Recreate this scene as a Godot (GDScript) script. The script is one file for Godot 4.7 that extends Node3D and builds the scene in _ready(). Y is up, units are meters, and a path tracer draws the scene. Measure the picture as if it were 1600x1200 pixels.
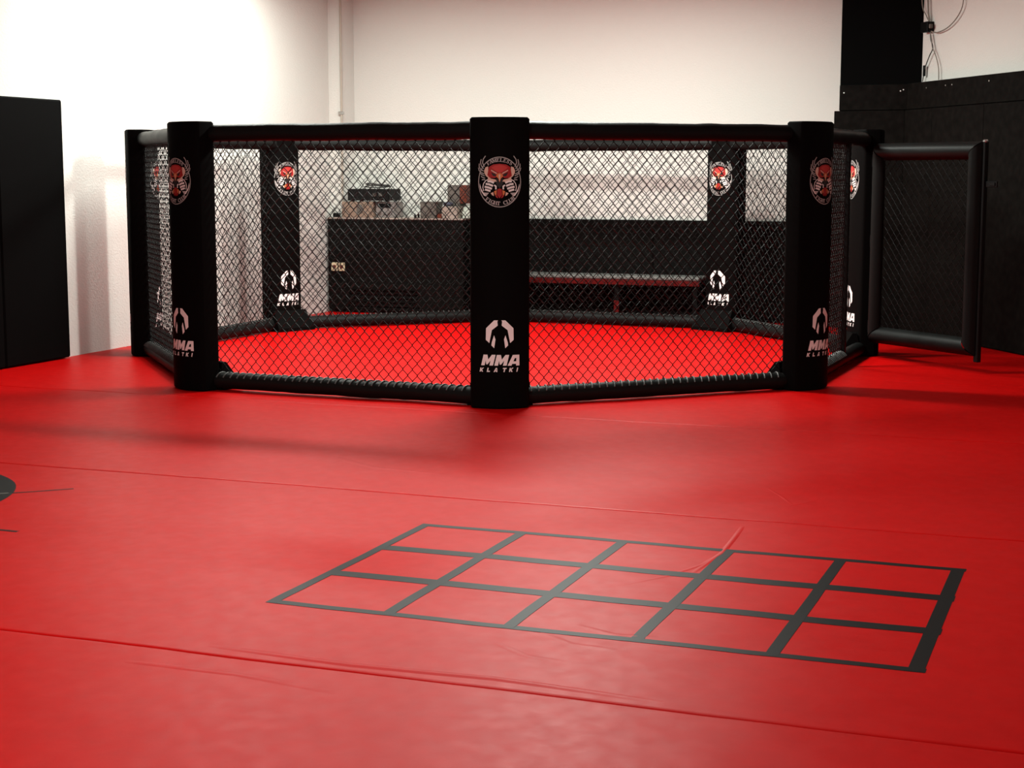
extends Node3D
# A mixed martial arts gym: an octagonal training cage on red vinyl matting.
# Metres, y up. The camera stands at x = z = 0. The room is turned by RY against the camera:
# s runs along the back wall to the right, q runs from the back wall towards the viewer.

const RY := -0.3636
const US := Vector3(0.9346, 0, 0.3556)
const QS := Vector3(-0.3556, 0, 0.9346)
const C0 := Vector3(-1.976, 0, -17.451)
const CEIL := 3.70
const LAMP_Y := 3.50

var M := {}
var used := {}
var rng := RandomNumberGenerator.new()
var wave := FastNoiseLite.new()

# ------------------------------------------------------------------ geometry helpers
class Geo:
	var v := PackedVector3Array()
	var n := PackedVector3Array()
	var c := PackedColorArray()
	var u := PackedVector2Array()
	var ix := PackedInt32Array()
	var col := Color(1, 1, 1)
	var colored := false
	func vert(p: Vector3, nn: Vector3) -> int:
		v.append(p); n.append(nn)
		if colored: c.append(col)
		return v.size() - 1
	func tri(a: int, b: int, d: int) -> void:      # a, b, d run counter-clockwise seen from outside
		ix.append(a); ix.append(d); ix.append(b)
	func face(pts: Array, inside: Vector3) -> void:   # flat convex polygon, turned away from a point inside
		var nn: Vector3 = (pts[1] - pts[0]).cross(pts[2] - pts[0]).normalized()
		var mid := Vector3.ZERO
		for p in pts: mid += p
		mid /= pts.size()
		var flip: bool = nn.dot(mid - inside) < 0.0
		if flip: nn = -nn
		var base := v.size()
		for p in pts: vert(p, nn)
		for k in range(1, pts.size() - 1):
			if flip: tri(base, base + k + 1, base + k)
			else: tri(base, base + k, base + k + 1)
	func box(lo: Vector3, hi: Vector3, bev := 0.004, xf := Transform3D.IDENTITY) -> void:
		var ctr := (lo + hi) * 0.5
		var h := (hi - lo) * 0.5
		bev = minf(bev, minf(h.x, minf(h.y, h.z)) * 0.9)
		var P := func(sx, sy, sz, ax):
			var q := Vector3(sx * h.x, sy * h.y, sz * h.z)
			if ax != 0: q.x -= sx * bev
			if ax != 1: q.y -= sy * bev
			if ax != 2: q.z -= sz * bev
			return xf * (ctr + q)
		var ins: Vector3 = xf * ctr
		for s in [-1.0, 1.0]:
			face([P.call(s, -1.0, -1.0, 0), P.call(s, 1.0, -1.0, 0), P.call(s, 1.0, 1.0, 0), P.call(s, -1.0, 1.0, 0)], ins)
			face([P.call(-1.0, s, -1.0, 1), P.call(1.0, s, -1.0, 1), P.call(1.0, s, 1.0, 1), P.call(-1.0, s, 1.0, 1)], ins)
			face([P.call(-1.0, -1.0, s, 2), P.call(1.0, -1.0, s, 2), P.call(1.0, 1.0, s, 2), P.call(-1.0, 1.0, s, 2)], ins)
			for t in [-1.0, 1.0]:
				face([P.call(s, t, -1.0, 0), P.call(s, t, 1.0, 0), P.call(s, t, 1.0, 1), P.call(s, t, -1.0, 1)], ins)
				face([P.call(s, -1.0, t, 0), P.call(s, 1.0, t, 0), P.call(s, 1.0, t, 2), P.call(s, -1.0, t, 2)], ins)
				face([P.call(-1.0, s, t, 1), P.call(1.0, s, t, 1), P.call(1.0, s, t, 2), P.call(-1.0, s, t, 2)], ins)
				for w in [-1.0, 1.0]:
					face([P.call(s, t, w, 0), P.call(s, t, w, 1), P.call(s, t, w, 2)], ins)
	func tube(pts: PackedVector3Array, rad, sides := 8, caps := true) -> void:
		var cnt := pts.size()
		var t0 := (pts[1] - pts[0]).normalized()
		var a := t0.cross(Vector3.UP)
		if a.length() < 0.1: a = t0.cross(Vector3.RIGHT)
		a = a.normalized()
		var base := v.size()
		for i in cnt:
			var t := (pts[mini(i + 1, cnt - 1)] - pts[maxi(i - 1, 0)]).normalized()
			a = (a - t * a.dot(t)).normalized()
			var b := t.cross(a)
			var r: float = rad[i] if rad is Array or rad is PackedFloat32Array else rad
			for k in sides:
				var g := TAU * k / sides
				var nn := a * cos(g) + b * sin(g)
				vert(pts[i] + nn * r, nn)
		for i in cnt - 1:
			for k in sides:
				var k2 := (k + 1) % sides
				var p := base + i * sides
				tri(p + k, p + k2, p + sides + k2)
				tri(p + k, p + sides + k2, p + sides + k)
		if caps:
			var ring0 := []
			var ring1 := []
			for k in sides:
				ring0.append(v[base + k]); ring1.append(v[base + (cnt - 1) * sides + k])
			face(ring0, pts[1]); face(ring1, pts[cnt - 2])
	func prism(profile: PackedVector2Array, rings: Array) -> void:   # profile in x, z; rings = [y, outward offset]
		var cnt := profile.size()
		var area := 0.0
		for i in cnt: area += profile[i].cross(profile[(i + 1) % cnt])
		var nor := PackedVector2Array()
		for i in cnt:
			var e := (profile[(i + 1) % cnt] - profile[(i - 1 + cnt) % cnt]).normalized()
			nor.append(Vector2(e.y, -e.x) * signf(area))
		var base := v.size()
		for r in rings.size():
			var up := 0.0
			if r == rings.size() - 1 or r == 0:
				up = 0.7 if r > 0 else -0.7
			for i in cnt:
				var p: Vector2 = profile[i] + nor[i] * float(rings[r][1])
				vert(Vector3(p.x, rings[r][0], p.y), Vector3(nor[i].x, up, nor[i].y).normalized())
		for r in rings.size() - 1:
			for i in cnt:
				var j := (i + 1) % cnt
				var a := base + r * cnt + i
				var b := base + r * cnt + j
				if area > 0: tri(a, a + cnt, b + cnt); tri(a, b + cnt, b)
				else: tri(a, b + cnt, a + cnt); tri(a, b, b + cnt)
		for e in [0, rings.size() - 1]:
			var pts := []
			for i in cnt: pts.append(v[base + e * cnt + i])
			var other := Vector3(0, rings[rings.size() - 1 - e if e == 0 else 0][0], 0)
			face(pts, other)
	func mesh() -> ArrayMesh:
		var arr := []
		arr.resize(Mesh.ARRAY_MAX)
		arr[Mesh.ARRAY_VERTEX] = v
		arr[Mesh.ARRAY_NORMAL] = n
		if colored: arr[Mesh.ARRAY_COLOR] = c
		arr[Mesh.ARRAY_INDEX] = ix
		var m := ArrayMesh.new()
		m.add_surface_from_arrays(Mesh.PRIMITIVE_TRIANGLES, arr)
		return m

func numbered(called: String) -> String:
	var k: int = used.get(called, 0)
	used[called] = k + 1
	return called if k == 0 else "%s_%03d" % [called, k]

func obj(called: String, mesh: Mesh, mat: Material, parent: Node = null) -> MeshInstance3D:
	var o := MeshInstance3D.new()
	o.mesh = mesh
	o.material_override = mat
	if parent == null:
		o.name = numbered(called)
		add_child(o)
	else:
		o.name = called
		parent.add_child(o, true)
	return o

func tag(o: Node, label: String, category: String, group := "") -> void:
	o.set_meta("label", label)
	o.set_meta("category", category)
	if group != "": o.set_meta("group", group)

func thing(called: String, at: Vector3, turn: float, label: String, category: String, group := "") -> Node3D:
	var o := Node3D.new()
	o.name = numbered(called)
	add_child(o)
	o.position = at
	o.rotation.y = turn
	tag(o, label, category, group)
	return o

func struct(called: String, mesh: Mesh, mat: Material) -> MeshInstance3D:
	var o := obj(called, mesh, mat)
	o.set_meta("kind", "structure")
	return o

func rp(s: float, y: float, q: float) -> Vector3:
	return C0 + US * s + QS * q + Vector3(0, y, 0)

func box_mesh(lo: Vector3, hi: Vector3, bev := 0.004) -> ArrayMesh:
	var g := Geo.new()
	g.box(lo, hi, bev)
	return g.mesh()

func lin(r: float, g: float, b: float) -> Color:      # a linear base colour as the sRGB value a material takes
	return Color(r, g, b).linear_to_srgb()

func noise_tex(freq: float, seed_: int, octaves := 4, normal := false, strength := 4.0, size := 512, ramp: Gradient = null) -> NoiseTexture2D:
	var f := FastNoiseLite.new()
	f.noise_type = FastNoiseLite.TYPE_SIMPLEX_SMOOTH
	f.frequency = freq
	f.seed = seed_
	f.fractal_octaves = octaves
	var t := NoiseTexture2D.new()
	t.width = size; t.height = size
	t.seamless = true
	t.noise = f
	t.as_normal_map = normal
	t.bump_strength = strength
	if ramp: t.color_ramp = ramp
	return t

func ramp2(a: Color, b: Color) -> Gradient:
	var g := Gradient.new()
	g.set_color(0, a); g.set_color(1, b)
	return g

func mat(color: Color, rough: float, spec := 0.5) -> StandardMaterial3D:
	var m := StandardMaterial3D.new()
	m.albedo_color = color
	m.roughness = rough
	m.metallic_specular = spec
	return m

func make_materials() -> void:
	# white roughcast plaster
	M.plaster = mat(lin(0.68, 0.672, 0.635), 0.9, 0.3)
	M.plaster.uv1_triplanar = true
	M.plaster.uv1_world_triplanar = true
	M.plaster.uv1_scale = Vector3.ONE * 1.4
	M.plaster.normal_enabled = true
	M.plaster.normal_texture = noise_tex(0.06, 3, 4, true, 5.0)
	M.plaster.normal_scale = 0.3
	# red mat vinyl: fine leather grain and slight tone patches
	M.vinyl = mat(lin(0.50, 0.002, 0.002), 0.46, 0.16)
	M.vinyl.uv1_triplanar = true
	M.vinyl.uv1_world_triplanar = true
	M.vinyl.uv1_scale = Vector3.ONE * 1.6
	M.vinyl.albedo_texture = noise_tex(0.008, 11, 5, false, 1.0, 512, ramp2(Color(0.95, 0.95, 0.95), Color(1, 1, 1)))
	M.vinyl.normal_enabled = true
	M.vinyl.normal_texture = noise_tex(0.20, 5, 3, true, 1.0)
	M.vinyl.normal_scale = 0.08
	M.vinyl.roughness_texture = noise_tex(0.012, 17, 5, false, 1.0, 512, ramp2(Color(0.85, 0.85, 0.85), Color(1, 1, 1)))
	# black tape and print on the mat
	M.tape = mat(lin(0.006, 0.006, 0.006), 0.46, 0.2)
	# black padded covers of the cage
	M.pad = mat(lin(0.0065, 0.0068, 0.0066), 0.46, 0.2)
	M.pad.uv1_triplanar = true
	M.pad.uv1_scale = Vector3.ONE * 3.0
	M.pad.normal_enabled = true
	M.pad.normal_texture = noise_tex(0.02, 9, 4, true, 3.0)
	M.pad.normal_scale = 0.3
	# black woven cover of the posts
	M.cover = mat(lin(0.0025, 0.0022, 0.0021), 0.65, 0.12)
	# black plastic coated wire
	M.wire = mat(lin(0.004, 0.004, 0.004), 0.36, 0.22)
	M.lace = mat(lin(0.05, 0.05, 0.048), 0.45, 0.5)
	M.steel_black = mat(lin(0.006, 0.006, 0.006), 0.4, 0.25)
	M.steel = mat(lin(0.55, 0.54, 0.52), 0.3)
	M.steel.metallic = 1.0
	# black wall pads, boards and paint
	M.wallpad = mat(lin(0.003, 0.003, 0.003), 0.6, 0.1)
	M.board = mat(lin(0.009, 0.0078, 0.0068), 0.65, 0.1)
	M.board.uv1_triplanar = true
	M.board.uv1_scale = Vector3(2, 2, 2)
	M.board.albedo_texture = noise_tex(0.01, 21, 5, false, 1.0, 512, ramp2(Color(0.7, 0.7, 0.7), Color(1, 1, 1)))
	M.blackpaint = mat(lin(0.0025, 0.0025, 0.0025), 0.8, 0.1)
	M.cabinet = mat(lin(0.006, 0.0058, 0.0055), 0.65, 0.1)
	M.print = mat(Color(1, 1, 1), 0.55, 0.4)
	M.print.vertex_color_use_as_albedo = true
	M.white = mat(lin(0.75, 0.74, 0.70), 0.5)
	M.cream = mat(lin(0.72, 0.62, 0.42), 0.4)
	M.pipe = mat(lin(0.42, 0.37, 0.31), 0.5)
	M.card = mat(lin(0.26, 0.19, 0.145), 0.85, 0.2)
	M.greybox = mat(lin(0.12, 0.108, 0.095), 0.7, 0.3)
	M.greydev = mat(lin(0.20, 0.18, 0.17), 0.5, 0.3)
	M.lightbox = mat(lin(0.36, 0.31, 0.27), 0.7, 0.3)
	M.brown = mat(lin(0.13, 0.026, 0.012), 0.6, 0.4)
	M.blue = mat(lin(0.05, 0.06, 0.09), 0.6)
	M.bag = mat(lin(0.55, 0.57, 0.50), 0.4)
	M.black = mat(lin(0.004, 0.004, 0.004), 0.5, 0.2)
	M.cable = mat(lin(0.03, 0.03, 0.028), 0.5)
	M.greycable = mat(lin(0.22, 0.20, 0.17), 0.5)
	M.redpaint = mat(lin(0.10, 0.003, 0.003), 0.5, 0.3)
	M.greypad = mat(lin(0.16, 0.16, 0.15), 0.5)
	M.ceiling = mat(lin(0.25, 0.245, 0.235), 0.9, 0.2)
	M.lampbody = mat(lin(0.7, 0.7, 0.7), 0.5)
	M.glow = mat(Color(1, 1, 1), 0.5)
	M.glow.emission_enabled = true
	M.glow.emission = Color(1.0, 0.96, 0.9)
	M.glow.emission_energy_multiplier = 3.0

# ------------------------------------------------------------------ flat prints
func print_piece(g: Geo, poly: PackedVector2Array, color: Color, layer: int, wrap: Callable) -> void:
	g.col = color
	if Geometry2D.is_polygon_clockwise(poly): poly.reverse()
	var lo := 1e9
	var hi := -1e9
	for p in poly:
		lo = minf(lo, p.x); hi = maxf(hi, p.x)
	var step := 0.03
	var k := floori(lo / step)
	var big := PackedVector2Array()              # the 2D tools need larger numbers than metres give here
	for p in poly: big.append(p * 1000.0)
	while k * step < hi:
		var x0 := k * step * 1000.0
		var x1 := (k + 1) * step * 1000.0
		var slab := PackedVector2Array([Vector2(x0, -1000), Vector2(x1, -1000), Vector2(x1, 1000), Vector2(x0, 1000)])
		for piece in Geometry2D.intersect_polygons(big, slab):
			var t := Geometry2D.triangulate_polygon(piece)
			for i in range(0, t.size(), 3):
				flat_tri(g, piece[t[i]] / 1000.0, piece[t[i + 1]] / 1000.0, piece[t[i + 2]] / 1000.0, layer, wrap)
		k += 1

func flat_tri(g: Geo, a: Vector2, b: Vector2, d: Vector2, layer: int, wrap: Callable) -> void:
	if absf((b - a).cross(d - a)) < 1e-10: return
	if (b - a).cross(d - a) < 0.0:
		var t := b; b = d; d = t
	var base := g.v.size()
	for p in [a, b, d]:
		var w: Array = wrap.call(p)
		g.vert(w[0] + w[1] * (0.0012 + 0.0004 * layer), w[1])
	g.tri(base, base + 1, base + 2)

func stroke(pts: PackedVector2Array, width: float) -> Array:
	var big := PackedVector2Array()
	for p in pts: big.append(p * 1000.0)
	var out := []
	for o in Geometry2D.offset_polyline(big, width * 500.0, Geometry2D.JOIN_ROUND, Geometry2D.END_BUTT):
		var q := PackedVector2Array()
		for p in o: q.append(p / 1000.0)
		out.append(q)
	return out

func mirrored(p: PackedVector2Array) -> PackedVector2Array:
	var o := PackedVector2Array()
	for q in p: o.append(Vector2(-q.x, q.y))
	return o

func letter_tris(ch: String, bold_serif := true) -> Array:   # [triangles as Vector2, width] for a letter one unit high
	var f := SystemFont.new()
	f.font_names = PackedStringArray(["Droid Serif" if bold_serif else "Droid Sans"])
	f.font_weight = 700
	var t := TextMesh.new()
	t.text = ch
	t.font = f
	t.font_size = 64
	t.pixel_size = 0.01
	t.depth = 0.0
	t.curve_step = 2.0
	var arr := t.get_mesh_arrays()
	var vs: PackedVector3Array = arr[Mesh.ARRAY_VERTEX]
	var nn: PackedVector3Array = arr[Mesh.ARRAY_NORMAL]
	var id = arr[Mesh.ARRAY_INDEX]
	if id == null or id.size() == 0:
		id = PackedInt32Array(range(vs.size()))
	var lo := Vector2(1e9, 1e9)
	var hi := Vector2(-1e9, -1e9)
	var out := PackedVector2Array()
	for i in range(0, id.size(), 3):
		if nn[id[i]].z < 0.5: continue
		for k in 3:
			var p := Vector2(vs[id[i + k]].x, vs[id[i + k]].y)
			lo = lo.min(p); hi = hi.max(p)
			out.append(p)
	var sc := 1.0 / maxf(hi.y - lo.y, 1e-4)
	for i in out.size():
		out[i] = (out[i] - Vector2((lo.x + hi.x) * 0.5, lo.y)) * sc
	return [out, (hi.x - lo.x) * sc]

func make_emblem(wrap: Callable) -> ArrayMesh:      # round club crest: bird of prey with raised fists
	var g := Geo.new()
	g.colored = true
	var e := 1.0 / 2600.0
	var P := func(a: Array) -> PackedVector2Array:
		var o := PackedVector2Array()
		for i in range(0, a.size(), 2): o.append(Vector2((a[i] - 437.0) * e, (585.0 - a[i + 1]) * e))
		return o
	var grey := Color(0.32, 0.31, 0.30)
	var white := Color(0.72, 0.68, 0.66)
	var red := Color(0.30, 0.010, 0.010)
	var light_red := Color(0.45, 0.035, 0.028)
	var orange := Color(0.55, 0.16, 0.05)
	var beige := Color(0.62, 0.42, 0.33)
	var dark := Color(0.012, 0.010, 0.010)
	# outer ring
	var seg := 56
	for i in seg:
		var a0 := TAU * i / seg
		var a1 := TAU * (i + 1) / seg
		var q := PackedVector2Array()
		for w in [[a0, 0.0], [a1, 0.0], [a1, 14.0], [a0, 14.0]]:
			q.append(Vector2(cos(w[0]) * (362.0 - w[1]), sin(w[0]) * (412.0 - w[1])) * e)
		print_piece(g, q, grey, 0, wrap)
	var both := func(poly: PackedVector2Array, color: Color, layer: int) -> void:
		print_piece(g, poly, color, layer, wrap)
		print_piece(g, mirrored(poly), color, layer, wrap)
	# wings
	for f in [[205, 160, 165, 215, 152, 270, 185, 335], [130, 215, 116, 265, 132, 320, 172, 368], [95, 285, 92, 330, 116, 375, 168, 405], [80, 350, 92, 398, 128, 430, 178, 452], [100, 430, 135, 462, 188, 485], [125, 490, 155, 510, 195, 522], [140, 550, 165, 545, 200, 548]]:
		for s in stroke(P.call(f), 15.0 * e): both.call(s, grey, 1)
	# arms
	both.call(P.call([105, 610, 128, 690, 160, 745, 215, 818, 180, 806, 128, 735, 104, 660]), white, 1)
	both.call(P.call([165, 755, 262, 760, 215, 815]), Color(0.4, 0.37, 0.36), 1)
	# hood, head, brow
	both.call(P.call([180, 400, 205, 345, 250, 330, 250, 470, 262, 520, 215, 490, 185, 440]), beige, 1)
	print_piece(g, P.call([250, 400, 262, 340, 330, 300, 437, 288, 545, 300, 612, 340, 625, 400, 640, 480, 600, 520, 520, 520, 437, 480, 355, 520, 270, 515, 235, 470]), red, 2, wrap)
	print_piece(g, P.call([300, 350, 360, 318, 437, 305, 515, 318, 575, 350, 545, 372, 480, 420, 437, 430, 395, 420, 330, 372]), light_red, 3, wrap)
	both.call(P.call([295, 425, 370, 455, 388, 492, 330, 486]), dark, 4)
	for s in stroke(P.call([298, 392, 345, 420, 392, 446]), 14.0 * e): both.call(s, beige, 4)
	print_piece(g, P.call([400, 448, 437, 436, 475, 448, 495, 492, 458, 530, 437, 592, 418, 530, 380, 492]), orange, 4, wrap)
	print_piece(g, P.call([420, 470, 437, 455, 450, 470, 442, 570, 434, 570]), beige, 5, wrap)
	print_piece(g, P.call([385, 520, 420, 545, 437, 600, 455, 545, 490, 520, 510, 580, 480, 640, 437, 690, 395, 640, 365, 580]), dark, 3, wrap)
	both.call(P.call([240, 490, 300, 530, 372, 545, 392, 575, 330, 585, 250, 548]), beige, 3)
	# fists with the gaps between the fingers
	for f in [[238, 572, 290, 574, 345, 598], [208, 614, 265, 622, 330, 648], [190, 660, 250, 672, 312, 694], [196, 706, 245, 718, 288, 732]]:
		for s in stroke(P.call(f), 32.0 * e): both.call(s, white, 5)
	for s in stroke(P.call([350, 634, 378, 655, 376, 704]), 24.0 * e): both.call(s, white, 5)
	for s in stroke(P.call([172, 730, 158, 668, 172, 610, 205, 566, 250, 542]), 13.0 * e): both.call(s, white, 5)
	# breast feathers
	print_piece(g, P.call([402, 700, 437, 690, 472, 700, 480, 790, 437, 850, 394, 790]), red, 3, wrap)
	both.call(P.call([345, 735, 392, 715, 384, 800, 360, 790]), orange, 3)
	both.call(P.call([290, 765, 335, 748, 345, 812, 318, 800]), beige, 3)
	both.call(P.call([360, 800, 394, 800, 415, 850, 385, 835]), red, 3)
	# lettering round the crest
	for line in [["FAMELESS", 122.0, 58.0, 330.0, 58.0, false], ["FIGHT CLUB", 233.0, 310.0, 378.0, 62.0, true]]:
		var txt: String = line[0]
		for i in txt.length():
			if txt[i] == " ": continue
			var L := letter_tris(txt[i])
			var ang := deg_to_rad(lerpf(line[1], line[2], float(i) / (txt.length() - 1)))
			var rr: float = line[3]
			var turn: float = ang + PI / 2 if line[5] else ang - PI / 2
			var tr: PackedVector2Array = L[0]
			var pos := Vector2(cos(ang) * rr * 0.99, sin(ang) * rr)
			g.col = Color(0.40, 0.38, 0.37)
			for k in range(0, tr.size(), 3):
				var q := []
				for j in 3: q.append(((tr[k + j] * line[4]).rotated(turn) + pos) * e)
				flat_tri(g, q[0], q[1], q[2], 1, wrap)
	return g.mesh()

func make_logo(wrap: Callable) -> Array:       # octagon with a man's outline, MMA KLATKI below
	var out := []                                # [part name, mesh] for each printed piece
	var w := Color(0.82, 0.79, 0.78)
	var e := 1.0 / 2400.0
	var P := func(a: Array) -> PackedVector2Array:
		var o := PackedVector2Array()
		for i in range(0, a.size(), 2): o.append(Vector2((a[i] - 450.0) * e, (600.0 - a[i + 1]) * e))
		return o
	for side in 2:
		var g := Geo.new()
		g.colored = true
		for a in [[365, 172, 425, 172, 413, 190, 420, 252, 330, 322, 290, 522, 234, 474, 238, 295], [362, 402, 385, 465, 365, 600, 322, 558, 326, 515]]:
			var q: PackedVector2Array = P.call(a)
			print_piece(g, q if side == 0 else mirrored(q), w, 0, wrap)
		out.append(["octagon_half", g.mesh()])
	var em := [[0, 0, 0, 1, 0.38, 1, 0.56, 0.56, 0.80, 1, 1.14, 1, 1.14, 0, 0.80, 0, 0.80, 0.46, 0.60, 0.10, 0.48, 0.10, 0.34, 0.46, 0.34, 0]]
	var ay := [[0, 0, 0.42, 1, 0.80, 1, 0.80, 0.70, 0.62, 0.70, 0.34, 0], [0.80, 1, 1.02, 1, 1.08, 0, 0.76, 0, 0.76, 0.70], [0.28, 0.16, 0.78, 0.16, 0.78, 0.40, 0.44, 0.40]]
	var letters := {
		"K": [[0, 0, 0, 1, 0.3, 1, 0.3, 0.62, 0.62, 1, 1, 1, 0.56, 0.52, 0.96, 0, 0.6, 0, 0.3, 0.42, 0.3, 0]],
		"L": [[0, 0, 0, 1, 0.3, 1, 0.3, 0.27, 0.8, 0.27, 0.8, 0]],
		"A": [[0, 0, 0.36, 1, 0.70, 1, 0.70, 0.7, 0.52, 0.7, 0.3, 0], [0.70, 1, 0.96, 0, 0.66, 0, 0.62, 0.7], [0.25, 0.16, 0.7, 0.16, 0.68, 0.38, 0.36, 0.38]],
		"T": [[0, 0.74, 0, 1, 0.95, 1, 0.95, 0.74], [0.33, 0, 0.33, 0.74, 0.63, 0.74, 0.63, 0]],
		"I": [[0, 0, 0, 1, 0.3, 1, 0.3, 0]]}
	var put := func(shapes: Array, x: float, y: float, h: float, sx: float, lean: float) -> void:
		var g := Geo.new()
		g.colored = true
		for a in shapes:
			var o := PackedVector2Array()
			for i in range(0, a.size(), 2):
				o.append(Vector2((x + a[i] * h * sx + a[i + 1] * h * lean - 450.0) * e, (600.0 - y + a[i + 1] * h) * e))
			print_piece(g, o, w, 0, wrap)
		out.append(["letter", g.mesh()])
	put.call(em, 157.0, 868.0, 166.0, 1.0, 0.24)
	put.call(em, 366.0, 870.0, 166.0, 1.0, 0.24)
	put.call(ay, 570.0, 872.0, 166.0, 1.06, 0.05)
	for it in [["K", 130.0], ["L", 247.0], ["A", 354.0], ["T", 486.0], ["K", 590.0], ["I", 708.0]]:
		put.call(letters[it[0]], it[1], 968.0, 64.0, 0.95, 0.22)
	return out

# ------------------------------------------------------------------ the cage
const POST_H := 1.85
const POST_HW := 0.189
const POST_SD := 0.06
const POST_R := 0.30

func post_wrap(p: Vector2, side: float) -> Array:
	var zc := POST_SD - sqrt(POST_R * POST_R - POST_HW * POST_HW)
	var a := p.x / POST_R
	var nn := Vector3(sin(a), 0, cos(a))
	return [Vector3(0, p.y, zc) + nn * POST_R, nn] if side > 0 else [Vector3(0, p.y, zc) + nn * POST_R, nn]

func post_mesh() -> ArrayMesh:
	var prof := PackedVector2Array()
	var zc := POST_SD - sqrt(POST_R * POST_R - POST_HW * POST_HW)
	var half := asin(POST_HW / POST_R)
	for side in [1.0, -1.0]:
		for k in 13:
			var a: float = lerpf(-half, half, k / 12.0)
			prof.append(Vector2(sin(a) * POST_R, zc + cos(a) * POST_R) * side)
	var inner: Array = Geometry2D.offset_polygon(prof, -0.022, Geometry2D.JOIN_ROUND)
	var rounded: Array = Geometry2D.offset_polygon(inner[0], 0.022, Geometry2D.JOIN_ROUND)
	var rp_: PackedVector2Array = rounded[0]
	# thin out points that lie too close together
	var out := PackedVector2Array()
	for p in rp_:
		if out.is_empty() or out[out.size() - 1].distance_to(p) > 0.004: out.append(p)
	var g := Geo.new()
	g.prism(out, [[0.0, -0.010], [0.012, 0.0], [0.60, 0.0], [1.2, 0.0], [POST_H - 0.05, 0.0], [POST_H - 0.012, 0.0], [POST_H, -0.012]])
	return g.mesh()

func foot_wedge_mesh() -> ArrayMesh:       # sloping pad over the corner of the bottom rails, inside the cage
	var g := Geo.new()
	var a := []
	for s in [-1.0, 1.0]:
		a.append([Vector3(s * 0.185, 0.19, -0.09), Vector3(s * 0.185, 0.19, -0.125), Vector3(s * 0.215, 0.03, -0.235), Vector3(s * 0.215, 0.0, -0.235), Vector3(s * 0.215, 0.0, -0.05)])
	var ins := Vector3(0, 0.06, -0.13)
	g.face(a[0], ins); g.face(a[1], ins)
	for k in 5:
		var j := (k + 1) % 5
		g.face([a[0][k], a[0][j], a[1][j], a[1][k]], ins)
	return g.mesh()

func rail_mesh(length: float, y: float, r: float, seed_: int) -> ArrayMesh:
	var f := FastNoiseLite.new()
	f.seed = seed_
	f.frequency = 2.2
	var pts := PackedVector3Array()
	var rad := PackedFloat32Array()
	var cnt := 40
	for i in cnt + 1:
		var x := lerpf(-length / 2, length / 2, float(i) / cnt)
		pts.append(Vector3(x, y + f.get_noise_1d(x) * 0.006, f.get_noise_1d(x + 20.0) * 0.003))
		rad.append(r * (1.0 + 0.035 * f.get_noise_1d(x * 3.0 + 50.0)))
	var g := Geo.new()
	g.tube(pts, rad, 16)
	return g.mesh()

func chain_mesh(x0: float, x1: float, y0: float, y1: float) -> ArrayMesh:
	var g := Geo.new()
	var r := 0.0029
	var cols := roundi((x1 - x0) / 0.0355)
	var pw := (x1 - x0) / cols
	var halves := roundi((y1 - y0) / 0.040)
	var ph := (y1 - y0) / halves
	for i in cols:
		var pts := PackedVector3Array()
		for k in halves + 1:
			var right := (k + i) % 2 == 1
			var x := x0 + (i + (1.0 if right else 0.0)) * pw
			var inw := -1.0 if right else 1.0
			var y := y0 + k * ph
			# at each bend the wire turns from the front plane to the back plane and hooks round its neighbour
			if k > 0: pts.append(Vector3(x + inw * pw * 0.10 - inw * r * 0.3, y - ph * 0.14, 0.0026 * inw))
			pts.append(Vector3(x - inw * r * 0.8, y, 0.0))
			if k < halves: pts.append(Vector3(x + inw * pw * 0.10 - inw * r * 0.3, y + ph * 0.14, -0.0026 * inw))
		g.tube(pts, r, 5, false)
	return g.mesh()

func lace_mesh(r: float) -> ArrayMesh:
	var g := Geo.new()
	var pts := PackedVector3Array()
	for i in 9:
		var a := deg_to_rad(lerpf(-35.0, 60.0, i / 8.0))
		pts.append(Vector3(lerpf(0.012, -0.012, i / 8.0), r + cos(a) * (r + 0.004), sin(a) * (r + 0.004)))
	g.tube(pts, 0.0055, 6)
	return g.mesh()

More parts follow.
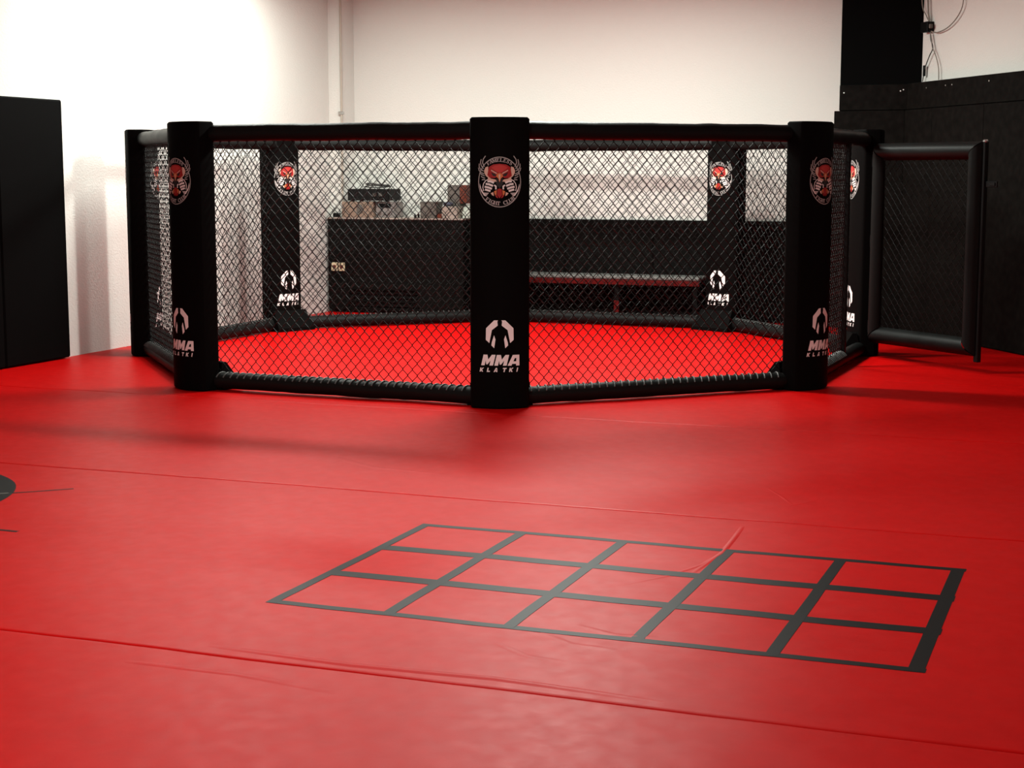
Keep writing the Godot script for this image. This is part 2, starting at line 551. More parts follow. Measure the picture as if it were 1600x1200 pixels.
func build_cage() -> void:
	var cage := thing("training_cage", Vector3(-0.066, 0, -13.332), 0.0, "black octagonal cage of chain link fence and padded posts on red mat", "cage")
	var ctr := cage.position
	var corner := []
	for k in 8:
		var a := deg_to_rad(45.0 * k)
		corner.append(Vector3(sin(a), 0, cos(a)) * 3.026)
	corner[6].x += 0.06
	corner[2].x -= 0.015
	# posts
	var pm := post_mesh()
	var wm := foot_wedge_mesh()
	var wrap := func(p: Vector2) -> Array: return post_wrap(p, 1.0)
	var em := make_emblem(wrap)
	var lm := make_logo(wrap)
	var post0: Node3D = null
	for k in 8:
		var post: Node3D
		if post0 == null:
			post = Node3D.new()
			post.name = "post"
			cage.add_child(post)
			obj("padded_cover", pm, M.cover, post)
			obj("foot_pad", wm, M.cover, post)
			for side in 2:
				var a := obj("club_emblem", em, M.print, post)
				a.position.y = 1.444
				a.rotation.y = PI * side
				a.set_meta("label", "round crest with a red bird of prey and fists")
				for piece in lm:
					var b := obj(piece[0], piece[1], M.print, post)
					b.position.y = 0.392
					b.rotation.y = PI * side
					b.set_meta("label", "white half of an octagon logo" if piece[0] == "octagon_half" else "white printed letter")
			post0 = post
		else:
			post = post0.duplicate()
			cage.add_child(post)
			post.name = "post_%03d" % k
		post.position = corner[k]
		post.rotation.y = deg_to_rad(45.0 * k)
	# fence panels between the posts
	var lace := lace_mesh(0.058)
	for k in 8:
		var a: Vector3 = corner[k]
		var b: Vector3 = corner[(k + 1) % 8]
		var d := b - a
		var length := d.length()
		var pan := Node3D.new()
		pan.name = "fence_panel" if k == 0 else "fence_panel_%03d" % k
		cage.add_child(pan)
		pan.position = (a + b) * 0.5
		# local x runs from a to b when seen from outside, local z points outwards
		pan.rotation.y = atan2(-d.z, d.x)
		var open := k == 1
		obj("top_rail_pad", rail_mesh(length - 0.26, 1.771, 0.058, 40 + k), M.pad, pan)
		obj("bottom_rail_pad", rail_mesh(length - 0.26, 0.062, 0.058, 60 + k), M.pad, pan)
		var x0 := -length / 2 + 0.17
		var x1 := length / 2 - 0.17
		if open:            # the doorway lies next to the side post; the rest is fixed fence
			x1 = -length / 2 + 0.585 * length
			var g := Geo.new()
			g.box(Vector3(x1, 0.06, -0.03), Vector3(x1 + 0.05, 1.76, 0.03), 0.006)
			obj("door_jamb", g.mesh(), M.steel_black, pan)
		obj("chain_link", chain_mesh(x0, x1, 0.09, 1.745), M.wire, pan)
		var x := x0 + 0.04
		while x < x1 - 0.02:
			var l := obj("lacing_loop", lace, M.lace, pan)
			l.position = Vector3(x, 0.003, 0)
			x += 0.055
	build_door(cage, ctr)

func build_door(cage: Node3D, ctr: Vector3) -> void:
	var hinge := Vector3(2.955, 0, -13.10)
	var tip := Vector3(3.535, 0, -12.03)
	var d := tip - hinge
	var w := d.length()
	var door := Node3D.new()
	door.name = "door"
	cage.add_child(door)
	door.position = hinge - ctr
	door.rotation.y = atan2(-d.z, d.x)      # local x from the hinge to the free edge, local z towards the cage front
	door.set_meta("label", "open padded gate with chain link infill")
	var y0 := 0.125
	var y1 := 1.735
	var g := Geo.new()
	for b in [[Vector3(0, y0, -0.03), Vector3(0.045, y1, 0.01)], [Vector3(w - 0.045, y0 - 0.045, -0.03), Vector3(w, y1, 0.01)], [Vector3(0.04, y0, -0.03), Vector3(w - 0.04, y0 + 0.045, 0.01)], [Vector3(0.04, y1 - 0.045, -0.03), Vector3(w - 0.04, y1, 0.01)]]:
		g.box(b[0], b[1], 0.004)
	obj("frame", g.mesh(), M.steel_black, door)
	# mitred half-round pads on the frame
	var pw := 0.135
	var outer := [Vector2(0.0, y0), Vector2(w - 0.02, y0), Vector2(w - 0.02, y1), Vector2(0.0, y1)]
	var inner := [Vector2(pw, y0 + pw), Vector2(w - pw - 0.02, y0 + pw), Vector2(w - pw - 0.02, y1 - pw), Vector2(pw, y1 - pw)]
	for k in 4:
		var j := (k + 1) % 4
		var pg := Geo.new()
		var steps := 10
		var base := 0
		for i in steps + 1:
			var f := float(i) / steps
			var z := 0.012 + 0.062 * sin(PI * f)
			var p0: Vector2 = outer[k].lerp(inner[k], f)
			var p1: Vector2 = outer[j].lerp(inner[j], f)
			var along: Vector2 = (outer[j] - outer[k]).normalized()
			var acr := Vector2(-along.y, along.x)
			var nn := Vector3(acr.x * -cos(PI * f), acr.y * -cos(PI * f), sin(PI * f) * 1.2 + 0.05).normalized()
			var inset := along * 0.006
			pg.vert(Vector3(p0.x + inset.x, p0.y + inset.y, z), nn)
			pg.vert(Vector3(p1.x - inset.x, p1.y - inset.y, z), nn)
			if i > 0:
				base = (i - 1) * 2
				pg.tri(base, base + 1, base + 3)
				pg.tri(base, base + 3, base + 2)
		obj("frame_pad", pg.mesh(), M.pad, door)
	obj("chain_link", chain_mesh(pw - 0.03, w - pw, y0 + pw - 0.03, y1 - pw + 0.03), M.wire, door)
	var lg := Geo.new()
	lg.box(Vector3(w - 0.01, 1.395, -0.02), Vector3(w + 0.115, 1.44, -0.005), 0.003)
	lg.box(Vector3(w + 0.045, 1.405, -0.006), Vector3(w + 0.10, 1.43, 0.002), 0.002)
	obj("latch", lg.mesh(), M.steel_black, door)
	obj("corner_cap", box_mesh(Vector3(w - 0.03, y1 - 0.012, -0.02), Vector3(w + 0.006, y1 + 0.012, 0.014), 0.008), M.steel, door)
	for hy in [0.25, 0.95, 1.6]:
		var hg := Geo.new()
		hg.tube(PackedVector3Array([Vector3(-0.02, hy - 0.05, -0.01), Vector3(-0.02, hy + 0.05, -0.01)]), 0.018, 10)
		hg.box(Vector3(-0.07, hy - 0.03, -0.014), Vector3(0.02, hy + 0.03, -0.006), 0.002)
		obj("hinge", hg.mesh(), M.steel_black, door)

# ------------------------------------------------------------------ the matting
func mat_height(s: float, q: float) -> float:
	return -0.0035 + 0.0030 * wave.get_noise_2d(s, q) + 0.0012 * wave.get_noise_2d(s * 3.1 + 40.0, q * 3.1)

func sheet_mesh(q0: float, q1: float, s0: float, s1: float, step: float) -> ArrayMesh:
	var g := Geo.new()
	var rows := [q0 + 0.001, q0 + 0.003, q0 + 0.008, q0 + 0.014, q0 + 0.022]
	var drop := [-0.008, -0.0035, -0.0014, -0.0004, 0.0]
	var q := q0 + 0.022 + step
	while q < q1 - 0.022 - step * 0.5:
		rows.append(q); drop.append(0.0)
		q += step
	for k in [4, 3, 2, 1, 0]:
		rows.append(q1 - [0.001, 0.003, 0.008, 0.014, 0.022][k])
		drop.append([-0.008, -0.0035, -0.0014, -0.0004, 0.0][k])
	var cols := ceili((s1 - s0) / step)
	var hs := []
	for r in rows.size():
		var line := PackedFloat32Array()
		for i in cols + 1:
			line.append(mat_height(lerpf(s0, s1, float(i) / cols), rows[r]) + drop[r])
		hs.append(line)
	var ds := (s1 - s0) / cols
	for r in rows.size():
		var ra := maxi(r - 1, 0)
		var rb := mini(r + 1, rows.size() - 1)
		for i in cols + 1:
			var ia := maxi(i - 1, 0)
			var ib := mini(i + 1, cols)
			var gx: float = (hs[r][ib] - hs[r][ia]) / (ds * (ib - ia))
			var gz: float = (hs[rb][i] - hs[ra][i]) / (rows[rb] - rows[ra])
			g.vert(Vector3(lerpf(s0, s1, float(i) / cols), hs[r][i], rows[r]), Vector3(-gx, 1, -gz).normalized())
	for r in rows.size() - 1:
		for i in cols:
			var a := r * (cols + 1) + i
			g.tri(a, a + cols + 1, a + cols + 2)
			g.tri(a, a + cols + 2, a + 1)
	return g.mesh()

func crease_mesh(pts: Array, width: float, height: float) -> ArrayMesh:      # a soft fold pushed up in the vinyl
	var cv := Curve2D.new()
	for i in pts.size():
		var t: Vector2 = (pts[mini(i + 1, pts.size() - 1)] - pts[maxi(i - 1, 0)]) * 0.18
		cv.add_point(pts[i], -t, t)
	var length := cv.get_baked_length()
	var cnt := maxi(12, int(length / 0.03))
	var g := Geo.new()
	var steps := 10
	for i in cnt + 1:
		var f := float(i) / cnt
		var p := cv.sample_baked(length * f)
		var p2 := cv.sample_baked(minf(length * f + 0.01, length))
		var p1 := cv.sample_baked(maxf(length * f - 0.01, 0.0))
		var t := (p2 - p1).normalized()
		var across := Vector2(-t.y, t.x)
		var fade := sin(PI * clampf(f, 0.0, 1.0))
		fade = sqrt(fade)
		for k in steps + 1:
			var x := (float(k) / steps - 0.5) * width
			var hh := height * fade * (0.5 + 0.5 * cos(TAU * x / width))
			var sl := -height * fade * 0.5 * sin(TAU * x / width) * TAU / width
			var pp := p + across * x
			g.vert(Vector3(pp.x, mat_height(pp.x, pp.y) + hh - 0.0003, pp.y), Vector3(-across.x * sl, 1.0, -across.y * sl).normalized())
	for i in cnt:
		for k in steps:
			var a := i * (steps + 1) + k
			g.tri(a, a + 1, a + steps + 2)
			g.tri(a, a + steps + 2, a + steps + 1)
	return g.mesh()

func strip_mesh(a: Vector2, b: Vector2, width: float, lift := 0.0011) -> ArrayMesh:    # tape that follows the mat
	var g := Geo.new()
	var t := (b - a).normalized()
	var ac := Vector2(-t.y, t.x) * width * 0.5
	var cnt := maxi(1, int((b - a).length() / 0.08))
	for i in cnt + 1:
		var p := a.lerp(b, float(i) / cnt)
		for sgn in [-1.0, 1.0]:
			var w: Vector2 = p + ac * sgn
			g.vert(Vector3(w.x, mat_height(w.x, w.y) + lift, w.y), Vector3.UP)
			g.vert(Vector3(w.x, mat_height(w.x, w.y) - 0.001, w.y), Vector3(ac.x * sgn, 0, ac.y * sgn).normalized())
	for i in cnt:
		var k := i * 4
		g.tri(k, k + 6, k + 4); g.tri(k, k + 2, k + 6)
		g.tri(k + 1, k + 4, k + 5); g.tri(k + 1, k, k + 4)
		g.tri(k + 3, k + 6, k + 2); g.tri(k + 3, k + 7, k + 6)
	return g.mesh()

func room_node(called: String) -> Node3D:
	var o := Node3D.new()
	o.name = called
	add_child(o)
	o.position = C0
	o.rotation.y = RY
	return o

func build_floor() -> void:
	var fl := room_node("floor")
	fl.set_meta("kind", "structure")
	obj("subfloor", box_mesh(Vector3(-0.3, -0.2, -0.8), Vector3(11.2, -0.02, 18.6), 0.0), M.ceiling, fl)
	var cuts := [-0.45, 1.29, 3.79, 6.30, 8.81, 11.355, 13.87, 16.4, 18.2]
	var sheets := []
	for k in cuts.size() - 1:
		var fine: bool = k in [3, 4, 5]
		var o := obj("mat_sheet", sheet_mesh(cuts[k], cuts[k + 1], -0.03, 10.9, 0.05 if fine else 0.12), M.vinyl, fl)
		sheets.append(o)
	# folds pushed up in the vinyl
	var folds := [
		[4, [Vector2(6.585, 8.93), Vector2(6.60, 9.15), Vector2(6.615, 9.45), Vector2(6.585, 9.82)], 0.036, 0.0021],
		[4, [Vector2(6.62, 9.40), Vector2(6.59, 9.66), Vector2(6.50, 9.90), Vector2(6.38, 10.1)], 0.035, 0.0014],
		[3, [Vector2(6.50, 8.05), Vector2(6.62, 8.25), Vector2(6.70, 8.42)], 0.03, 0.001],
		[3, [Vector2(6.80, 8.20), Vector2(6.74, 8.36), Vector2(6.66, 8.50)], 0.03, 0.0008],
		[4, [Vector2(5.35, 11.27), Vector2(5.9, 11.30), Vector2(6.35, 11.27), Vector2(6.9, 11.30)], 0.05, 0.004],
		[5, [Vector2(5.2, 11.52), Vector2(5.6, 11.50), Vector2(6.0, 11.56)], 0.05, 0.002],
		[4, [Vector2(6.30, 10.75), Vector2(6.45, 10.85), Vector2(6.62, 10.86)], 0.06, 0.002],
		[4, [Vector2(6.38, 10.62), Vector2(6.55, 10.70), Vector2(6.72, 10.68)], 0.05, 0.0018],
		[4, [Vector2(6.20, 10.90), Vector2(6.36, 11.02), Vector2(6.52, 11.04)], 0.05, 0.0016],
		[3, [Vector2(4.1, 8.0), Vector2(4.5, 8.25), Vector2(4.95, 8.3)], 0.08, 0.0016],
	]
	for f in folds:
		var c := obj("crease", crease_mesh(f[1], f[2], f[3]), M.vinyl, sheets[f[0]])
	# taped grid of five by three squares
	var o0 := Vector2(5.300, 10.732)
	var cell := 0.445
	var grid := thing("tape_grid", C0, RY, "black tape grid of five by three squares on red mat", "floor marking")
	for i in 6:
		var wd: float = [0.040, 0.044, 0.044, 0.044, 0.044, 0.050][i]
		obj("tape_strip", strip_mesh(o0 + Vector2(i * cell, 0.012), o0 + Vector2(i * cell, -3 * cell - 0.012), wd, 0.0013), M.tape, grid)
	for j in 4:
		var wd: float = [0.042, 0.072, 0.072, 0.042][j]
		obj("tape_strip", strip_mesh(o0 + Vector2(-0.02, -j * cell), o0 + Vector2(5 * cell + 0.03, -j * cell), wd, 0.0011), M.tape, grid)
	# round black marking at the left with thin rays
	var mk := thing("round_floor_marking", C0, RY, "black disc with thin straight rays printed on red mat", "floor marking")
	var cd := Vector2(2.42, 9.86)
	var rad := 0.87
	var g := Geo.new()
	g.vert(Vector3(cd.x, mat_height(cd.x, cd.y) + 0.0012, cd.y), Vector3.UP)
	var seg := 72
	for r in 6:
		for i in seg:
			var p := cd + Vector2(cos(TAU * i / seg), sin(TAU * i / seg)) * rad * (r + 1) / 6.0
			g.vert(Vector3(p.x, mat_height(p.x, p.y) + 0.0012, p.y), Vector3.UP)
	for i in seg:
		var j := (i + 1) % seg
		g.tri(0, 1 + j, 1 + i)
		for r in 5:
			var a := 1 + r * seg
			g.tri(a + i, a + j, a + seg + j); g.tri(a + i, a + seg + j, a + seg + i)
	obj("disc", g.mesh(), M.tape, mk)
	var dir := Vector2(0.735, -0.678)
	var e0 := Vector2(3.395, 9.267)
	obj("ray", strip_mesh(e0 - dir * 0.30, e0, 0.016), M.tape, mk)
	obj("ray", strip_mesh(Vector2(3.25, 10.13), Vector2(3.733, 10.122), 0.022), M.tape, mk)
	var crossing := obj("crossing_line", strip_mesh(e0 - dir * 1.6, e0 - dir * 0.30, 0.012, 0.0022), M.greybox, mk)
	crossing.set_meta("label", "thin pale line across the disc")

# ------------------------------------------------------------------ the room
func right_point(t: float, off: float) -> Vector3:      # along the slanting right wall; off > 0 is behind its face
	return Vector3(3.725, 0, -15.483) + Vector3(0.2334, 0, 0.9724) * t + Vector3(0.9724, 0, -0.2334) * off

func build_room() -> void:
	var put := func(o: Node3D) -> void:
		o.position = C0
		o.rotation.y = RY
	put.call(struct("wall_left", box_mesh(Vector3(-0.23, -0.2, -0.7), Vector3(-0.03, CEIL + 0.1, 18.4), 0.0), M.plaster))
	put.call(struct("wall_back", box_mesh(Vector3(-0.23, -0.2, -0.65), Vector3(7.2, CEIL + 0.1, -0.45), 0.0), M.plaster))
	put.call(struct("wall_front", box_mesh(Vector3(-0.23, -0.2, 18.2), Vector3(11.2, CEIL + 0.1, 18.4), 0.0), M.plaster))
	put.call(struct("wall_side", box_mesh(Vector3(10.9, -0.2, 5.9), Vector3(11.1, CEIL + 0.1, 18.4), 0.0), M.plaster))
	put.call(struct("ceiling", box_mesh(Vector3(-0.3, CEIL, -0.8), Vector3(11.2, CEIL + 0.2, 18.6), 0.0), M.ceiling))
	# narrow pilaster in the corner with a pipe beside it
	put.call(struct("trim_1", box_mesh(Vector3(-0.03, 0.0, -0.45), Vector3(0.118, CEIL, -0.12), 0.004), M.plaster))
	var pipe := thing("corner_pipe", rp(0.137, 1.0, -0.10), RY, "thin beige pipe with a clamp beside the corner pilaster", "pipe")
	var pg := Geo.new()
	pg.tube(PackedVector3Array([Vector3(0, 0.03, 0), Vector3(0, 1.6, 0), Vector3(0, CEIL - 1.0, 0)]), 0.012, 10)
	obj("tube", pg.mesh(), M.pipe, pipe)
	obj("clamp", box_mesh(Vector3(-0.035, 1.12, -0.025), Vector3(0.022, 1.155, 0.016), 0.004), M.steel, pipe)
	# slanting right wall
	var rw := box_mesh(Vector3(-0.8, -0.2, -0.35), Vector3(8.9, CEIL + 0.1, -0.15), 0.0)
	var wr := struct("wall_right", rw, M.plaster)
	wr.position = right_point(0, 0)
	wr.rotation.y = atan2(-0.9724, 0.2334)
	# local x runs towards the viewer, local z points into the room
	# black column at the end of the back wall
	var c := struct("column", box_mesh(Vector3(5.445, 0.0, -0.45), Vector3(6.22, CEIL, -0.187), 0.004), M.blackpaint)
	put.call(c)

func build_pads() -> void:
	# black pads on the left wall
	var names := ["tall black wall pad on the white wall, closest to the cage", "tall black wall pad next to the one closest to the cage", "tall black wall pad, third from the cage on the white wall"]
	var qs := [4.655, 5.476, 6.476, 7.476]
	for k in 3:
		var t := thing("wall_pad", rp(0, 0, 0), RY, names[k], "wall pad", "tall pads on the white wall")
		obj("cover", box_mesh(Vector3(-0.029, 0.004, qs[k] + 0.003), Vector3(0.032, 2.082, qs[k + 1] - 0.003), 0.012), M.wallpad, t)
	# black boards on the right wall and on the column: tall lower pads, a screwed board above
	var turn := atan2(-0.9724, 0.2334)
	var cuts := [0.11, 0.642, 1.557, 2.472, 3.387, 4.302]
	var tall := ["narrow black wall panel beside the black column", "second black wall panel counted from the black column", "third black wall panel counted from the black column", "fourth black wall panel counted from the black column", "fifth black wall panel counted from the black column"]
	for k in 5:
		var t := thing("wall_panel", right_point(0, 0), turn, tall[k], "wall panel", "tall black panels beside the column")
		obj("panel", box_mesh(Vector3(cuts[k] + 0.002, 0.004, -0.148), Vector3(cuts[k + 1] - 0.002, 2.088, 0.02), 0.004), M.board, t)
	var bd := thing("screwed_board", right_point(0, 0), turn, "long black board with screws along the top of the black panels", "board")
	obj("plank", box_mesh(Vector3(0.11, 2.094, -0.148), Vector3(4.3, 2.335, 0.0), 0.003), M.board, bd)
	var sg := Geo.new()
	sg.tube(PackedVector3Array([Vector3(0, 0, -0.004), Vector3(0, 0, 0.003)]), 0.0065, 8)
	var screw := sg.mesh()
	for p in [[0.485, 2.277], [0.842, 2.282], [0.958, 2.282], [1.594, 2.281]]:
		var s := obj("screw", screw, M.steel, bd)
		s.position = Vector3(p[0], p[1], 0)
	var cp := thing("column_pad", rp(0, 0, 0), RY, "black panel covering the foot of the black column", "wall panel")
	obj("panel", box_mesh(Vector3(5.402, 0.004, -0.185), Vector3(6.07, 2.090, -0.145), 0.004), M.board, cp)
	var cb := thing("column_board", rp(0, 0, 0), RY, "short black board with three screws across the black column", "board")
	obj("plank", box_mesh(Vector3(5.446, 2.095, -0.185), Vector3(6.085, 2.335, -0.160), 0.003), M.board, cb)
	for p in [[5.488, 2.262], [6.02, 2.271], [6.047, 2.282]]:
		var s := obj("screw", screw, M.steel, cb)
		s.position = Vector3(p[0], p[1], -0.160)
	# low black pads along the back wall behind the bench
	var lows := ["first low black wall pad, beside the cabinet", "second low black wall pad counted from the cabinet", "third low black wall pad counted from the cabinet", "fourth low black wall pad, next to the black column"]
	var ls := [1.62, 2.58, 3.54, 4.50, 5.40]
	for k in 4:
		var t := thing("low_wall_pad", rp(0, 0, 0), RY, lows[k], "wall pad", "low pads along the back wall")
		obj("cover", box_mesh(Vector3(ls[k] + 0.002, 0.004, -0.449), Vector3(ls[k + 1] - 0.002, 1.018, -0.395), 0.010), M.cabinet, t)

func build_bench() -> void:
	var b := thing("bench", rp(3.28, 0, -0.19), RY, "long low bench with grey top and red edge along the back wall", "bench")
	obj("seat", box_mesh(Vector3(-1.55, 0.425, -0.19), Vector3(0.85, 0.462, 0.19), 0.01), M.greypad, b)
	var ap := obj("apron", box_mesh(Vector3(-1.55, 0.372, 0.155), Vector3(0.85, 0.424, 0.185), 0.004), M.redpaint, b)
	ap.set_meta("label", "dark red front edge")
	for x in [-1.48, -0.02, 0.80]:
		var l := obj("leg", box_mesh(Vector3(x - 0.025, 0.0, -0.16), Vector3(x + 0.025, 0.424, 0.15), 0.004), M.black, b)
		if x == -0.02:
			var r := obj("foot_band", box_mesh(Vector3(x - 0.027, 0.09, 0.148), Vector3(x + 0.027, 0.21, 0.156), 0.002), M.redpaint, l)
			r.set_meta("label", "red band on the leg")

func build_cabinet() -> void:
	var c := thing("low_cabinet", rp(0, 0, 0), RY, "low black cabinet with two sockets against the back wall", "cabinet")
	obj("carcass", box_mesh(Vector3(0.165, 0.03, -0.445), Vector3(1.588, 1.006, -0.026), 0.003), M.cabinet, c)
	# front panel with a long opening near the floor
	var g := Geo.new()
	for r in [[0.002, 0.245, 0.03, 1.006], [1.075, 1.588, 0.03, 1.006], [0.245, 1.075, 0.25, 1.006], [0.245, 1.075, 0.03, 0.055]]:
		g.box(Vector3(r[0], r[2], -0.025), Vector3(r[1], r[3], 0.0), 0.0)
	obj("front_panel", g.mesh(), M.cabinet, c)
	for k in 4:
		obj("vent_slat", box_mesh(Vector3(0.247, 0.072 + 0.045 * k, -0.024), Vector3(1.073, 0.084 + 0.045 * k, -0.012), 0.001), M.black, c)
	var w := Geo.new()
	w.box(Vector3(0.165, 1.007, -0.445), Vector3(1.592, 1.024, 0.006), 0.002)
	w.box(Vector3(0.002, 1.007, -0.10), Vector3(0.165, 1.024, 0.006), 0.002)
	var wt := obj("worktop", w.mesh(), M.lightbox, c)
	wt.set_meta("label", "thin pale worktop")
	obj("plinth", box_mesh(Vector3(0.02, 0.0, -0.44), Vector3(1.57, 0.03, -0.03), 0.0), M.black, c)
	for x in [0.040, 0.128]:
		var p := obj("socket_plate", box_mesh(Vector3(x, 0.445, 0.0), Vector3(x + 0.076, 0.537, 0.010), 0.004), M.cream, c)
		p.set_meta("label", "cream power socket")
		var h := Geo.new()
		h.tube(PackedVector3Array([Vector3(x + 0.038, 0.491, 0.0085), Vector3(x + 0.038, 0.491, 0.0112)]), 0.021, 14)
		var hole := obj("socket_well", h.mesh(), M.brown, p)
	# things on the cabinet
	var top := 1.0245
	var t := thing("cardboard_box", rp(0.365, top, -0.12), RY, "tan cardboard box on the cabinet under the black amplifier", "box")
	obj("carton", box_mesh(Vector3(-0.185, 0, -0.14), Vector3(0.185, 0.168, 0.13), 0.004), M.card, t)
	obj("tape_strip", box_mesh(Vector3(0.03, 0.168, -0.14), Vector3(0.07, 0.1685, 0.13), 0.0), M.lightbox, t)
	obj("printed_patch", box_mesh(Vector3(-0.01, 0.04, 0.130), Vector3(0.06, 0.14, 0.1307), 0.0), M.greybox, t)
	t = thing("grey_device", rp(0.672, top, -0.12), RY, "grey desktop device beside the tan cardboard box", "electronics")
	obj("body", box_mesh(Vector3(-0.105, 0, -0.13), Vector3(0.115, 0.168, 0.10), 0.006), M.greydev, t)
	obj("display_window", box_mesh(Vector3(-0.07, 0.105, 0.100), Vector3(0.075, 0.15, 0.103), 0.001), M.black, t)
	for k in 3:
		var kg := Geo.new()
		kg.tube(PackedVector3Array([Vector3(-0.05 + 0.05 * k, 0.045, 0.098), Vector3(-0.05 + 0.05 * k, 0.045, 0.115)]), 0.013, 10)
		obj("knob", kg.mesh(), M.greybox, t)
	t = thing("amplifier", rp(0.50, top + 0.169, -0.12), RY, "flat black amplifier stacked on the tan box and grey device", "electronics")
	obj("housing", box_mesh(Vector3(-0.245, 0.012, -0.16), Vector3(0.245, 0.135, 0.14), 0.005), M.black, t)
	obj("front_plate", box_mesh(Vector3(-0.24, 0.018, 0.14), Vector3(0.24, 0.13, 0.145), 0.002), M.steel_black, t)
	for x in [-0.2, 0.2]:
		for z in [-0.12, 0.1]:
			obj("foot", box_mesh(Vector3(x - 0.015, 0, z - 0.015), Vector3(x + 0.015, 0.012, z + 0.015), 0.002), M.black, t)
	for x in [0.08, 0.15]:
		var kg := Geo.new()
		kg.tube(PackedVector3Array([Vector3(x, 0.075, 0.144), Vector3(x, 0.075, 0.162)]), 0.018, 12)
		obj("knob", kg.mesh(), M.greybox, t)
	var cg := Geo.new()
	var pts := PackedVector3Array()
	for i in 61:
		var a := TAU * 2.4 * i / 60.0
		pts.append(Vector3(cos(a) * (0.14 + 0.012 * sin(a * 0.7)), 0.012 + 0.035 * (0.5 + 0.5 * sin(a * 0.83 + 1.0)) + 0.0004 * i, sin(a) * 0.075))
	cg.tube(pts, 0.006, 6)
	var coil := obj("cable_coil", cg.mesh(), M.cable)
	coil.position = rp(0.56, top + 0.169 + 0.130, -0.10)
	coil.rotation.y = RY
	tag(coil, "loose coil of black cable lying on the black amplifier", "cable")
	cg = Geo.new()
	cg.box(Vector3(-0.045, 0, -0.03), Vector3(0.02, 0.045, 0.03), 0.006)
	var ad := thing("power_adapter", rp(0.10, top, -0.045), RY, "small black power adapter with cable at the cabinet's wall end", "adapter")
	obj("block", cg.mesh(), M.black, ad)
	cg = Geo.new()
	cg.tube(PackedVector3Array([Vector3(0.02, 0.02, 0), Vector3(0.04, 0.008, 0.02), Vector3(0.035, 0.06, 0.01), Vector3(0.0, 0.10, -0.005), Vector3(-0.05, 0.075, 0.0), Vector3(-0.08, 0.02, 0.01), Vector3(-0.07, 0.006, 0.02)]), 0.004, 6)
	obj("lead", cg.mesh(), M.cable, ad)
	t = thing("grey_box", rp(1.185, top, -0.10), RY, "plain grey box standing alone on the cabinet", "box")
	obj("carton", box_mesh(Vector3(-0.092, 0, -0.09), Vector3(0.092, 0.165, 0.09), 0.003), M.greybox, t)
	obj("lid", box_mesh(Vector3(-0.095, 0.150, -0.093), Vector3(0.095, 0.172, 0.093), 0.002), M.greybox, t)
	t = thing("wedge_block", rp(1.315, top, -0.03), RY, "small dark brown block leaning by the grey box", "block")
	obj("body", box_mesh(Vector3(-0.028, 0, -0.03), Vector3(0.03, 0.045, 0.02), 0.006), M.brown, t)
	t = thing("cream_box", rp(1.43, top, -0.12), RY, "pale cream box carrying the tall grey and brown carton", "box")
	obj("carton", box_mesh(Vector3(-0.085, 0, -0.12), Vector3(0.09, 0.125, 0.12), 0.003), M.lightbox, t)
	obj("lid_seam", box_mesh(Vector3(-0.086, 0.062, -0.12), Vector3(0.091, 0.066, 0.121), 0.0), M.card, t)
	t = thing("blue_pouch", rp(1.40, top + 0.1255, -0.045), RY, "small dark blue pouch on the pale cream box", "pouch")
	obj("body", box_mesh(Vector3(-0.055, 0, -0.03), Vector3(0.055, 0.045, 0.03), 0.018), M.blue, t)
	t = thing("tall_carton", rp(1.485, top + 0.1255, -0.16), RY, "upright carton, half grey half reddish brown, above the cream box", "box")
	obj("grey_side", box_mesh(Vector3(-0.11, 0, -0.075), Vector3(0.03, 0.222, 0.075), 0.002), M.greybox, t)
	obj("brown_side", box_mesh(Vector3(0.03, 0.03, -0.075), Vector3(0.108, 0.222, 0.074), 0.002), M.brown, t)
	# crumpled bag
	var bg := Geo.new()
	var nz := FastNoiseLite.new()
	nz.seed = 4
	nz.frequency = 6.0
	var rows := 8
	var cols := 14
	for r in rows + 1:
		var th := PI * 0.5 * r / rows
		for i in cols:
			var ph := TAU * i / cols
			var d := Vector3(cos(ph) * cos(th), sin(th), sin(ph) * cos(th))
			var k := 1.0 + 0.35 * nz.get_noise_3dv(d)
			bg.vert(Vector3(d.x * 0.062, d.y * 0.125, d.z * 0.08) * k, d)
	for r in rows:
		for i in cols:
			var j := (i + 1) % cols
			bg.tri(r * cols + i, (r + 1) * cols + i, (r + 1) * cols + j)
			bg.tri(r * cols + i, (r + 1) * cols + j, r * cols + j)
	var bag := obj("crumpled_bag", bg.mesh(), M.bag)
	bag.position = rp(1.585 - 0.0, top, -0.13)
	bag.rotation.y = RY
	tag(bag, "pale green crumpled bag at the cabinet's end by the cartons", "bag")
	for x in [1.02, 1.06]:
		var bt := thing("small_bottle", rp(x, top, -0.04), RY, "tiny black bottle near the cabinet edge beside the grey box", "bottle", "tiny bottles on the cabinet")
		var tg := Geo.new()
		tg.tube(PackedVector3Array([Vector3(0, 0, 0), Vector3(0, 0.03, 0), Vector3(0, 0.037, 0), Vector3(0, 0.048, 0)]), [0.012, 0.012, 0.005, 0.005], 8)
		obj("body", tg.mesh(), M.black, bt)

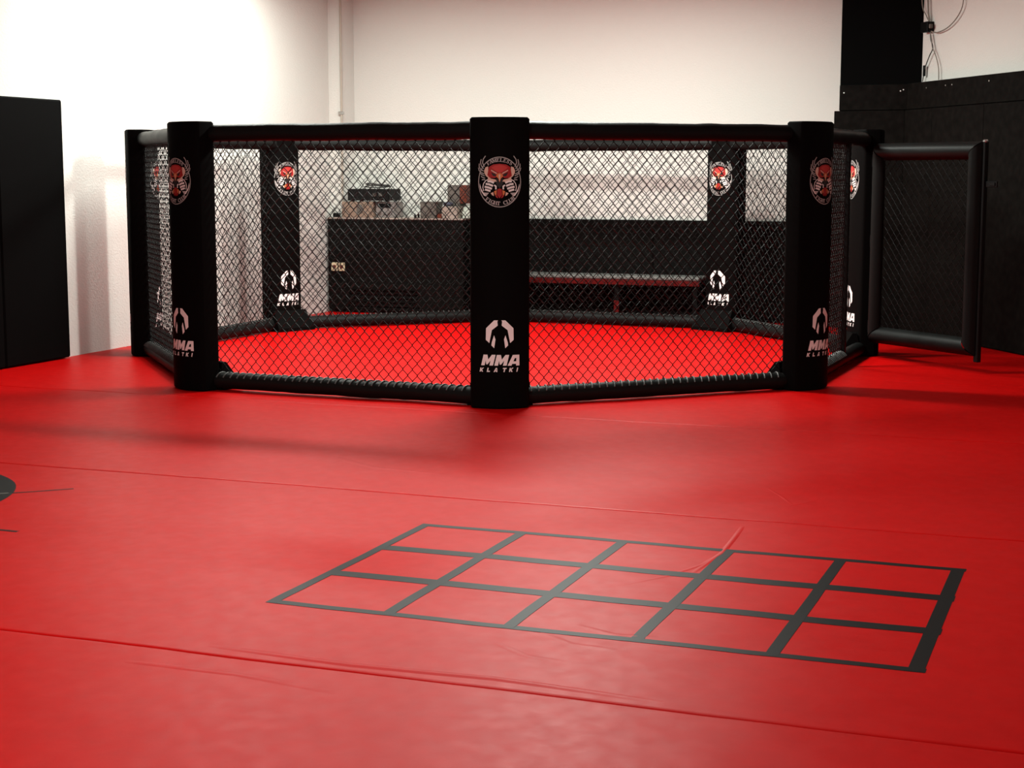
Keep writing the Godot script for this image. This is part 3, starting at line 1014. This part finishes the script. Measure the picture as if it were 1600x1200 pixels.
func build_cables() -> void:
	var turn := atan2(-0.9724, 0.2334)
	var off := -0.118
	var b := thing("cable_box", right_point(0, 0), turn, "small black junction box hanging in cables on white wall above the black panels", "junction box")
	obj("case", box_mesh(Vector3(0.185, 2.80, -0.147), Vector3(0.318, 2.895, -0.075), 0.006), M.black, b)
	obj("lever", box_mesh(Vector3(0.318, 2.83, -0.12), Vector3(0.345, 2.87, -0.09), 0.004), M.greybox, b)
	var runs := [
		["cable", [Vector2(0.27, 2.895), Vector2(0.21, 2.96), Vector2(0.13, 3.06), Vector2(0.115, 3.3), Vector2(0.115, 3.8)], M.greycable],
		["cable", [Vector2(0.265, 2.895), Vector2(0.235, 3.05), Vector2(0.21, 3.3), Vector2(0.2, 3.8)], M.greycable],
		["cable", [Vector2(0.28, 2.895), Vector2(0.25, 3.05), Vector2(0.235, 3.3), Vector2(0.24, 3.8)], M.greycable],
		["cable_loop", [Vector2(0.315, 2.805), Vector2(0.45, 2.785), Vector2(0.65, 2.82), Vector2(0.82, 2.91), Vector2(0.892, 3.02), Vector2(0.87, 3.2), Vector2(0.7, 3.45), Vector2(0.5, 3.8)], M.greycable],
		["cable", [Vector2(0.30, 2.80), Vector2(0.315, 2.73), Vector2(0.36, 2.65), Vector2(0.30, 2.58), Vector2(0.225, 2.48), Vector2(0.18, 2.352)], M.cable],
		["cable", [Vector2(0.30, 2.80), Vector2(0.335, 2.72), Vector2(0.35, 2.66), Vector2(0.43, 2.56), Vector2(0.48, 2.46), Vector2(0.49, 2.352)], M.greycable]]
	for r in runs:
		var cv := Curve3D.new()
		var p: Array = r[1]
		for i in p.size():
			var t: Vector2 = (p[mini(i + 1, p.size() - 1)] - p[maxi(i - 1, 0)]) * 0.17
			cv.add_point(Vector3(p[i].x, p[i].y, off), Vector3(-t.x, -t.y, 0), Vector3(t.x, t.y, 0))
		cv.bake_interval = 0.02
		var g := Geo.new()
		g.tube(cv.get_baked_points(), 0.0055, 6)
		obj(r[0], g.mesh(), r[2], b)
	obj("cable_joint", box_mesh(Vector3(0.195, 2.40, off - 0.010), Vector3(0.222, 2.50, off + 0.010), 0.004), M.black, b)

const LAMPS := [[1.2, 4.15, 0.70], [3.9, 4.15, 1.5], [1.2, 1.95, 0.42], [3.9, 1.95, 0.65], [5.2, 9.6, 0.68], [5.2, 14.0, 0.6]]

func build_lamps() -> void:
	for p in LAMPS:
		var l := thing("ceiling_lamp", rp(p[0], LAMP_Y, p[1]), RY, "long white ceiling batten lamp hung above the cage" if p[1] < 6.0 else "long white ceiling batten lamp hung over the open mat", "lamp", "batten lamps above the cage" if p[1] < 6.0 else "batten lamps over the open mat")
		obj("housing", box_mesh(Vector3(-0.62, 0.012, -0.14), Vector3(0.62, 0.075, 0.14), 0.006), M.lampbody, l)
		obj("diffuser", box_mesh(Vector3(-0.60, 0.0, -0.13), Vector3(0.60, 0.012, 0.13), 0.003), M.glow, l)
		obj("hanger", box_mesh(Vector3(-0.3, 0.075, -0.01), Vector3(-0.28, CEIL - LAMP_Y, 0.01), 0.001), M.steel, l)
		obj("hanger", box_mesh(Vector3(0.28, 0.075, -0.01), Vector3(0.3, CEIL - LAMP_Y, 0.01), 0.001), M.steel, l)
		var a := AreaLight3D.new()
		a.name = "lamp_light"
		a.area_size = Vector2(1.2, 0.26)
		a.light_color = Color(0.975, 1.0, 0.965)
		a.light_energy = LAMP_ENERGY * (p[2] if p.size() > 2 else 1.0)
		a.shadow_enabled = true
		a.area_range = 30.0
		a.area_attenuation = 2.0
		l.add_child(a)
		a.position = Vector3(0, -0.004, 0)
		a.rotation.x = -PI / 2

const LAMP_ENERGY := 18.5
const EXPOSURE := 1.0

func _ready() -> void:
	var cam := Camera3D.new()
	cam.name = "camera"
	cam.fov = rad_to_deg(2.0 * atan(600.0 / 2506.2))
	cam.position = Vector3(0, 1.5048, 0)
	cam.rotation = Vector3(-0.1312, -0.0012, 0)
	cam.near = 0.05
	cam.far = 100.0
	add_child(cam)
	cam.current = true
	var env := Environment.new()
	env.background_mode = Environment.BG_COLOR
	env.background_color = Color(0, 0, 0)
	env.tonemap_mode = Environment.TONE_MAPPER_LINEAR
	env.tonemap_exposure = EXPOSURE
	env.sdfgi_enabled = true
	env.ssao_enabled = true
	env.ssil_enabled = true
	var we := WorldEnvironment.new()
	we.name = "environment"
	we.environment = env
	add_child(we)
	wave.seed = 7
	wave.frequency = 0.9
	wave.fractal_octaves = 2
	rng.seed = 5
	make_materials()
	build_lamps()
	build_floor()
	build_room()
	build_pads()
	build_cage()
	build_cabinet()
	build_bench()
	build_cables()
